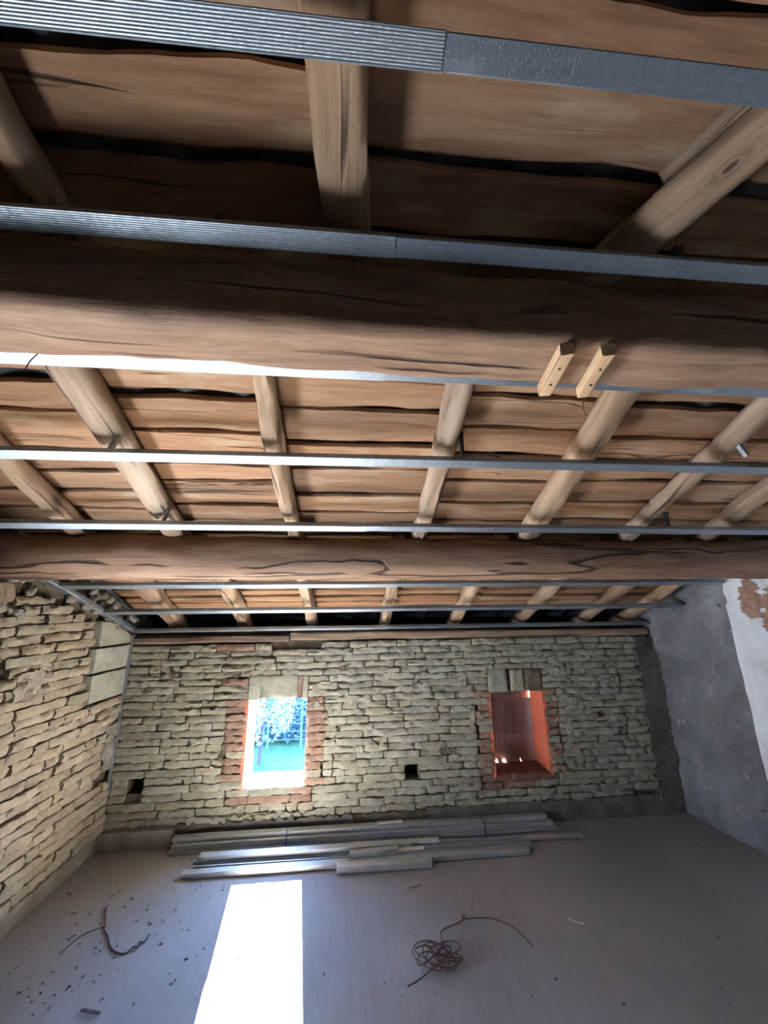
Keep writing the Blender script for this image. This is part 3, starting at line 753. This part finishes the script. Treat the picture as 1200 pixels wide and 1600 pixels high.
rail(-1.93, 2.68, 1.855, 1.865, .07, 'galvanised channel just in front of the log beam')
rail(-1.80, 2.66, 2.455, 2.445, .3, 'first galvanised channel behind the log beam')
rail(-1.75, 2.64, 2.825, 2.815, .3, 'second galvanised channel behind the log beam')
rail(-1.70, 2.64, 3.165, 3.165, .3, 'galvanised channel along the top of the far brick wall', .034)
# track along the left wall
pl, ph = roof(-1.845, vY(2.16, RD), RD-.002), roof(-1.70, vY(3.17, RD), RD-.002)
m_, L = along(pl, ph, RN); me = channel_mesh(L, .05, .028, M['galv_ribbed']); o = link('wall_track', me, None, None, m_); tag(o, 'sloping galvanised track along the top of the left wall', 'metal track')
# hangers
def hanger(x, Y, label, top=.03, bot=RD+.02, mat='dark', dx=0, w_=.022):
    e = empty('hanger', (0, 0, 0), label, 'hanger')
    a, b_ = roof(x, vY(Y, top), top), roof(x+dx, vY(Y, bot), bot)
    m_, L = along(a, b_, (0, 1, 0)); e.matrix_world = m_
    V, F = [], []
    addbox(V, F, 0, L, -w_/2, -w_/2+.003, -.008, .008); addbox(V, F, 0, L, w_/2-.003, w_/2, -.008, .008); addbox(V, F, 0, L, -w_/2, w_/2, -.009, -.007)
    link('strap', mesh('strap', V, F), M[mat], e)
    bm = bmesh.new(); bmesh.ops.create_cone(bm, cap_ends=True, segments=8, radius1=.004, radius2=.004, depth=.006, matrix=Matrix.Translation((L*.1, 0, -.011)))
    me = bpy.data.meshes.new('screw'); bm.to_mesh(me); bm.free(); link('screw', me, M['dark'], e)
hanger(-.79, .735, 'dark vertical hanger strap at the top left behind the channel', .05)
hanger(.93, .76, 'dark vertical hanger strap under the knotty rafter at top right', .05)
hanger(1.68, 1.36, 'bright metal hanger strap beside the smooth log rafter at right', .06, RD+.02, 'tin_dull', .06, .014)
hanger(-.93, 1.42, 'light tin hanger fixed to the split rafter above the middle channel', .03, RD+.01, 'tin', -.03, .016)
hanger(.46, 1.40, 'dark hanger strap beside the worm-eaten rafter', .05, RD+.02, 'dark', .0, .014)
hanger(-.92, 1.86, 'small hanger under the split rafter near the log beam', .02, RD+.02, 'tin', -.02, .012)
hanger(1.77, 1.86, 'small hanger at the foot of the smooth log rafter', .03, RD+.02, 'dark', .0, .012)
o = tube('thin_wire', [(-.93, 1.0, 2.37), (-.925, 1.01, 2.34), (-.95, 1.01, 2.31), (-.96, 1.015, 2.28)], .0016, M['wire']); tag(o, 'thin wire hanging over the channel at the left under the big beam', 'wire')
# conduits
o = tube('corner_conduit', [(-1.70, 3.17, 1.40), (-1.712, 3.165, 1.25), (-1.70, 3.17, 1.09), (-1.715, 3.165, .9), (-1.70, 3.17, .72), (-1.712, 3.16, .55), (-1.71, 3.165, .36)], .013, M['grey_pipe']); tag(o, 'dark flexible conduit running up the left corner of the brick wall', 'conduit')
o = tube('roof_conduit', [(-1.68, 2.25, 1.93), (-1.68, 2.55, 1.83), (-1.68, 2.9, 1.66), (-1.69, 3.18, 1.52), (-1.69, 3.3, 1.46)], .014, M['black_pipe']); tag(o, 'black conduit above the sloping track by the left wall', 'conduit')

# ------------------------------------------------------------------ pile of metal profiles on the floor
fr = random.Random(3)
def profile(x0, y0, x1, y1, z, label, wd=.05, h_=.025, flip=False, mat='galv_pile', roll=0):
    m_, L = along((x0, y0, z), (x1, y1, z+.001))
    if flip: m_ = m_ @ Matrix.Translation((0, 0, h_)) @ Matrix.Rotation(math.pi, 4, 'X')
    if roll: m_ = m_ @ Matrix.Rotation(roll, 4, 'X')
    o = link('metal_profile', channel_mesh(L, wd, h_, M[mat]), None, None, m_)
    return tag(o, label, 'metal profile', 'metal profiles lying along the far wall')
B = 'in the tied bundle nearest the brick wall'
profile(-1.215, 3.130, 1.500, 3.130, .003, 'bottom rear metal profile '+B, flip=False)
profile(-1.20, 3.075, 1.52, 3.075, .003, 'bottom front metal profile '+B)
profile(-1.20, 3.130, 1.49, 3.135, .030, 'middle rear metal profile '+B, flip=True)
profile(-1.18, 3.078, 1.50, 3.080, .030, 'middle front metal profile '+B, flip=True)
profile(-1.20, 3.110, 1.47, 3.112, .057, 'top metal profile '+B, flip=True)
Fb = 'in the loose front group on the floor'
profile(-1.02, 2.835, 1.20, 2.835, .003, 'frontmost long metal profile '+Fb, flip=True)
profile(-.98, 2.900, 1.255, 2.890, .003, 'second long metal profile '+Fb)
profile(-.99, 2.955, 1.24, 2.950, .003, 'third long metal profile '+Fb)
profile(-.96, 2.945, .42, 2.940, .030, 'shorter metal profile on top of the front group', flip=True)
profile(-.1, 3.01, 1.66, 2.965, .003, 'long flat metal profile sticking out furthest right, between both groups', .045, .012, flip=True)
profile(.0, 2.975, .62, 2.968, .031, 'short pale metal offcut lying between both groups', .04, .012, flip=True, mat='white_strip')
profile(-.072, 2.785, .53, 2.775, .003, 'short metal channel offcut lying in front of the pile', .045, .035, flip=True)
profile(.01, 2.865, .33, 2.885, .031, 'short metal offcut lying on top of the front profiles', .04, .025, flip=True)
profile(.205, 3.112, .385, 3.115, .0835, 'short pale strip on top of the tied bundle', .028, .008, flip=True, mat='white_strip')
profile(.30, 2.90, .50, 2.90, .031, 'short white strip beside the offcut on the front profiles', .035, .005, flip=True, mat='white_strip')
o = tube('cable_tie', [(-.43, 3.045, .003), (-.43, 3.045, .060), (-.43, 3.075, .088), (-.43, 3.14, .088), (-.43, 3.16, .06), (-.43, 3.165, .004)], .004, M['blue_tie']); tag(o, 'blue tie around the bundle of metal profiles', 'cable tie')
o = tube('cable_tie', [(.98, 3.045, .003), (.98, 3.045, .060), (.98, 3.075, .088), (.98, 3.14, .088), (.98, 3.16, .06), (.98, 3.165, .004)], .004, M['black_pipe']); tag(o, 'black tie around the right end of the bundle of metal profiles', 'cable tie')
o = tube('wire_loop', [(.19, 2.86, .033), (.24, 2.845, .045), (.27, 2.86, .06), (.255, 2.88, .05), (.23, 2.86, .034)], .003, M['tin']); tag(o, 'small bent wire loop on the short metal offcuts', 'wire')

# ------------------------------------------------------------------ litter on the floor
tg = random.Random(15)
pts = [(.262, 2.03, .008), (.31, 2.045, .009), (.35, 2.07, .012)]
for k in range(46):
    a = k*1.25; cx, cy = .42+.06*math.sin(k*.7), 2.125+.035*math.cos(k*.9); r_ = .035+.03*tg.random()
    pts.append((cx+r_*1.3*math.cos(a), cy+r_*math.sin(a), .012+.05*tg.random()))
pts += [(.46, 2.20, .03), (.462, 2.25, .015), (.47, 2.285, .012), (.53, 2.31, .01), (.60, 2.335, .01), (.62, 2.35, .02), (.605, 2.37, .012), (.60, 2.345, .01), (.68, 2.345, .01), (.76, 2.335, .012), (.83, 2.285, .01), (.865, 2.235, .01), (.88, 2.19, .012), (.89, 2.16, .008)]
o = tube('tangled_wire', pts, .0028, M['wire'], None, 2); tag(o, 'tangle of rusty brown wire lying on the floor right of the sunlit patch', 'wire')
o = tube('twine', [(-1.33, 2.63, .006), (-1.31, 2.585, .006), (-1.27, 2.525, .006), (-1.25, 2.47, .006), (-1.20, 2.43, .006), (-1.165, 2.375, .006), (-1.11, 2.33, .006), (-1.05, 2.315, .006), (-1.04, 2.35, .012), (-1.01, 2.345, .008), (-1.03, 2.38, .008), (-.995, 2.37, .006), (-1.0, 2.42, .006)], .0036, M['twine']); tag(o, 'dark crooked twine lying on the floor near the left wall', 'twine')
o = tube('twine', [(-1.37, 2.35, .004), (-1.36, 2.42, .004), (-1.33, 2.47, .004), (-1.25, 2.50, .004)], .0022, M['twine']); tag(o, 'faint thin thread on the floor left of the dark twine', 'twine')
o = hewn('wood_splinter', .085, .012, .008, M['twine'], None, along((-1.085, 2.065, .010), (-1.005, 2.045, .010))[0], 5, .01, 8, 3, .0008); tag(o, 'small dark stick on the floor near the bottom left', 'stick')
o = tube('pale_straw', [(1.15, 2.30, .005), (1.19, 2.27, .005), (1.22, 2.26, .005)], .002, M['white_strip']); tag(o, 'tiny pale straw on the dim floor at the right', 'straw')
o = tube('pale_straw', [(.35, 2.60, .005), (.40, 2.605, .005), (.43, 2.62, .005)], .0022, M['twine']); tag(o, 'short dark straw on the floor in front of the metal pile', 'straw')
V, F = [], []
for k in range(230):
    if k < 150: x, y = tg.gauss(-1.25, .25), tg.gauss(2.45, .30)
    else: x, y = tg.uniform(-1.7, 2.5), tg.uniform(1.7, 3.0)
    if x < -1.70 or y > 3.1 or x > 2.6: continue
    s_ = tg.uniform(.002, .0075); a = tg.random()*3.14; b0 = len(V)
    for (p, q, z) in ((-1.6, 0, 0), (0, -.7, .1), (1.5, 0, 0), (0, .8, 0), (0, 0, .8)):
        V.append((x+s_*(p*math.cos(a)-q*math.sin(a)), y+s_*(p*math.sin(a)+q*math.cos(a)), .003+s_*z))
    F += [(b0, b0+1, b0+4), (b0+1, b0+2, b0+4), (b0+2, b0+3, b0+4), (b0+3, b0, b0+4)]
o = link('crumbs', mesh('crumbs', V, F), M['cement_dark']); tag(o, 'dark crumbs of mortar scattered over the floor', 'debris', kind='stuff')

# ------------------------------------------------------------------ garden outside
def leafmat(name, a, b_):
    n = N(name); oi = n.noise(n.coords(rnd=False), 2.5, 3)
    return n.out(n.ramp(oi, [(.35, a), (.65, b_)]), .6)
M['grass'] = leafmat('grass', (.02, .06, .030), (.035, .085, .045))
M['leaf'] = leafmat('leaf_green', (.012, .05, .03), (.035, .095, .055))
M['leaf_dark'] = leafmat('leaf_dark', (.025, .055, .085), (.055, .10, .13))
M['blossom'] = leafmat('blossom', (0.078, 0.111, 0.084), (0.169, 0.208, 0.168))
M['bark'] = plain('garden_bark', (.045, .04, .06), .9)
M['fence_wire'] = plain('fence_wire', (.06, .12, .14), .6)
g = -2.6
V, F = [], []
for j in range(31):
    for i in range(31):
        x, y = -22+1.5*i, 3.6+j*1.3; V.append((x, y, g+.06*nz(x, y, 0)+min(11.2, max(0, y-20)*2.2)))  # steep unseen rise behind the garden, added to keep the sun off it
for j in range(30):
    for i in range(30): a0 = j*31+i; F.append((a0, a0+1, a0+32, a0+31))
o = link('ground', mesh('ground', V, F, True), M['grass']); tag(o, kind='structure')
gr = random.Random(6)
def foliage(name, cx, cy, cz, rx, ry, rz, nleaf, size, mat, parent, seed, hollow=.3):
    r_ = random.Random(seed); V, F = [], []
    for k in range(nleaf):
        while True:
            p = Vector((r_.uniform(-1, 1), r_.uniform(-1, 1), r_.uniform(-1, 1)))
            if hollow < p.length < 1 and nz(p.x*2.2+seed, p.y*2.2, p.z*2.2) > -.12: break
        c = Vector((cx+p.x*rx, cy+p.y*ry, cz+p.z*rz)); s_ = size*r_.uniform(.6, 1.3)
        d = Vector((r_.gauss(0, 1), r_.gauss(0, 1), r_.gauss(0, 1))).normalized(); e_ = d.orthogonal().normalized(); n_ = d.cross(e_)
        b0 = len(V); V += [c-d*s_, c+e_*s_*.45+n_*s_*.1, c+d*s_, c-e_*s_*.45+n_*s_*.1]; F.append((b0, b0+1, b0+2, b0+3))
    return link(name, mesh(name, V, F), mat, parent)
def tree(name, x, y, h_, cr, mat, seed, label, cat, nleaf=1600, size=.09, cz=.65):
    e = empty(name, (x, y, g), label, cat)
    V = []; r_ = random.Random(seed)
    for k in range(4):
        a = r_.uniform(0, 6.28); top = (cr*.45*math.cos(a)*(k > 0), cr*.45*math.sin(a)*(k > 0), h_*(.75 if k else .9))
        tube('trunk' if k == 0 else 'branch', [(0, 0, 0), (.03, .02, h_*.35), (top[0]*.4, top[1]*.4, h_*.55), top], .06 if k == 0 else .03, M['bark'], e, 2)
    foliage('foliage', 0, 0, h_*cz, cr, cr, h_*(1-cz)*1.05, nleaf, size, mat, e, seed)
    return e
tree('blossom_tree', -2.50, 11.75, 2.7, .95, M['blossom'], 1, 'small tree in white blossom seen through the left window', 'tree', 2600, .06, .6)
tree('blossom_tree', -3.7, 16.8, 4.2, 1.15, M['blossom'], 2, 'taller white blossom tree behind, at the upper left of the window view', 'tree', 2600, .08, .62)
for k, (x, y, h_, cr, lab) in enumerate(((-1.3, 17.0, 4.2, 1.0, 'green leafy tree at the upper right of the window view'), (-3.2, 20.2, 4.5, 1.3, 'dark green tree at the back of the garden, in the middle'), (-6.0, 19, 4.5, 1.3, 'dark green tree at the back of the garden, left side'), (-.3, 20.2, 4.5, 1.5, 'dark green tree at the back of the garden, right side'))):
    tree('garden_tree', x, y, h_, cr, M['leaf'], 10+k, lab, 'tree', 1800, .10, .66)
hb = foliage('hedge', -2.2, 13.6, g+.55, 2.6, .55, .75, 5200, .085, M['leaf_dark'], None, 33, 0.); tag(hb, 'bluish green undergrowth across the garden seen through the left window', 'hedge', kind='stuff')
fe = empty('wire_fence', (-2, 12.75, g), 'wire fence with thin posts across the garden', 'fence')
for k in range(5): tube('wire', [(-3, 0, .3+.22*k), (0, .02, .29+.22*k), (3, 0, .3+.22*k)], .008, M['fence_wire'], fe, 1)
for k in range(6): box('post', -2.5+k-.02, -2.46+k, -.02, .02, 0, 1.35, M['fence_wire'], fe)
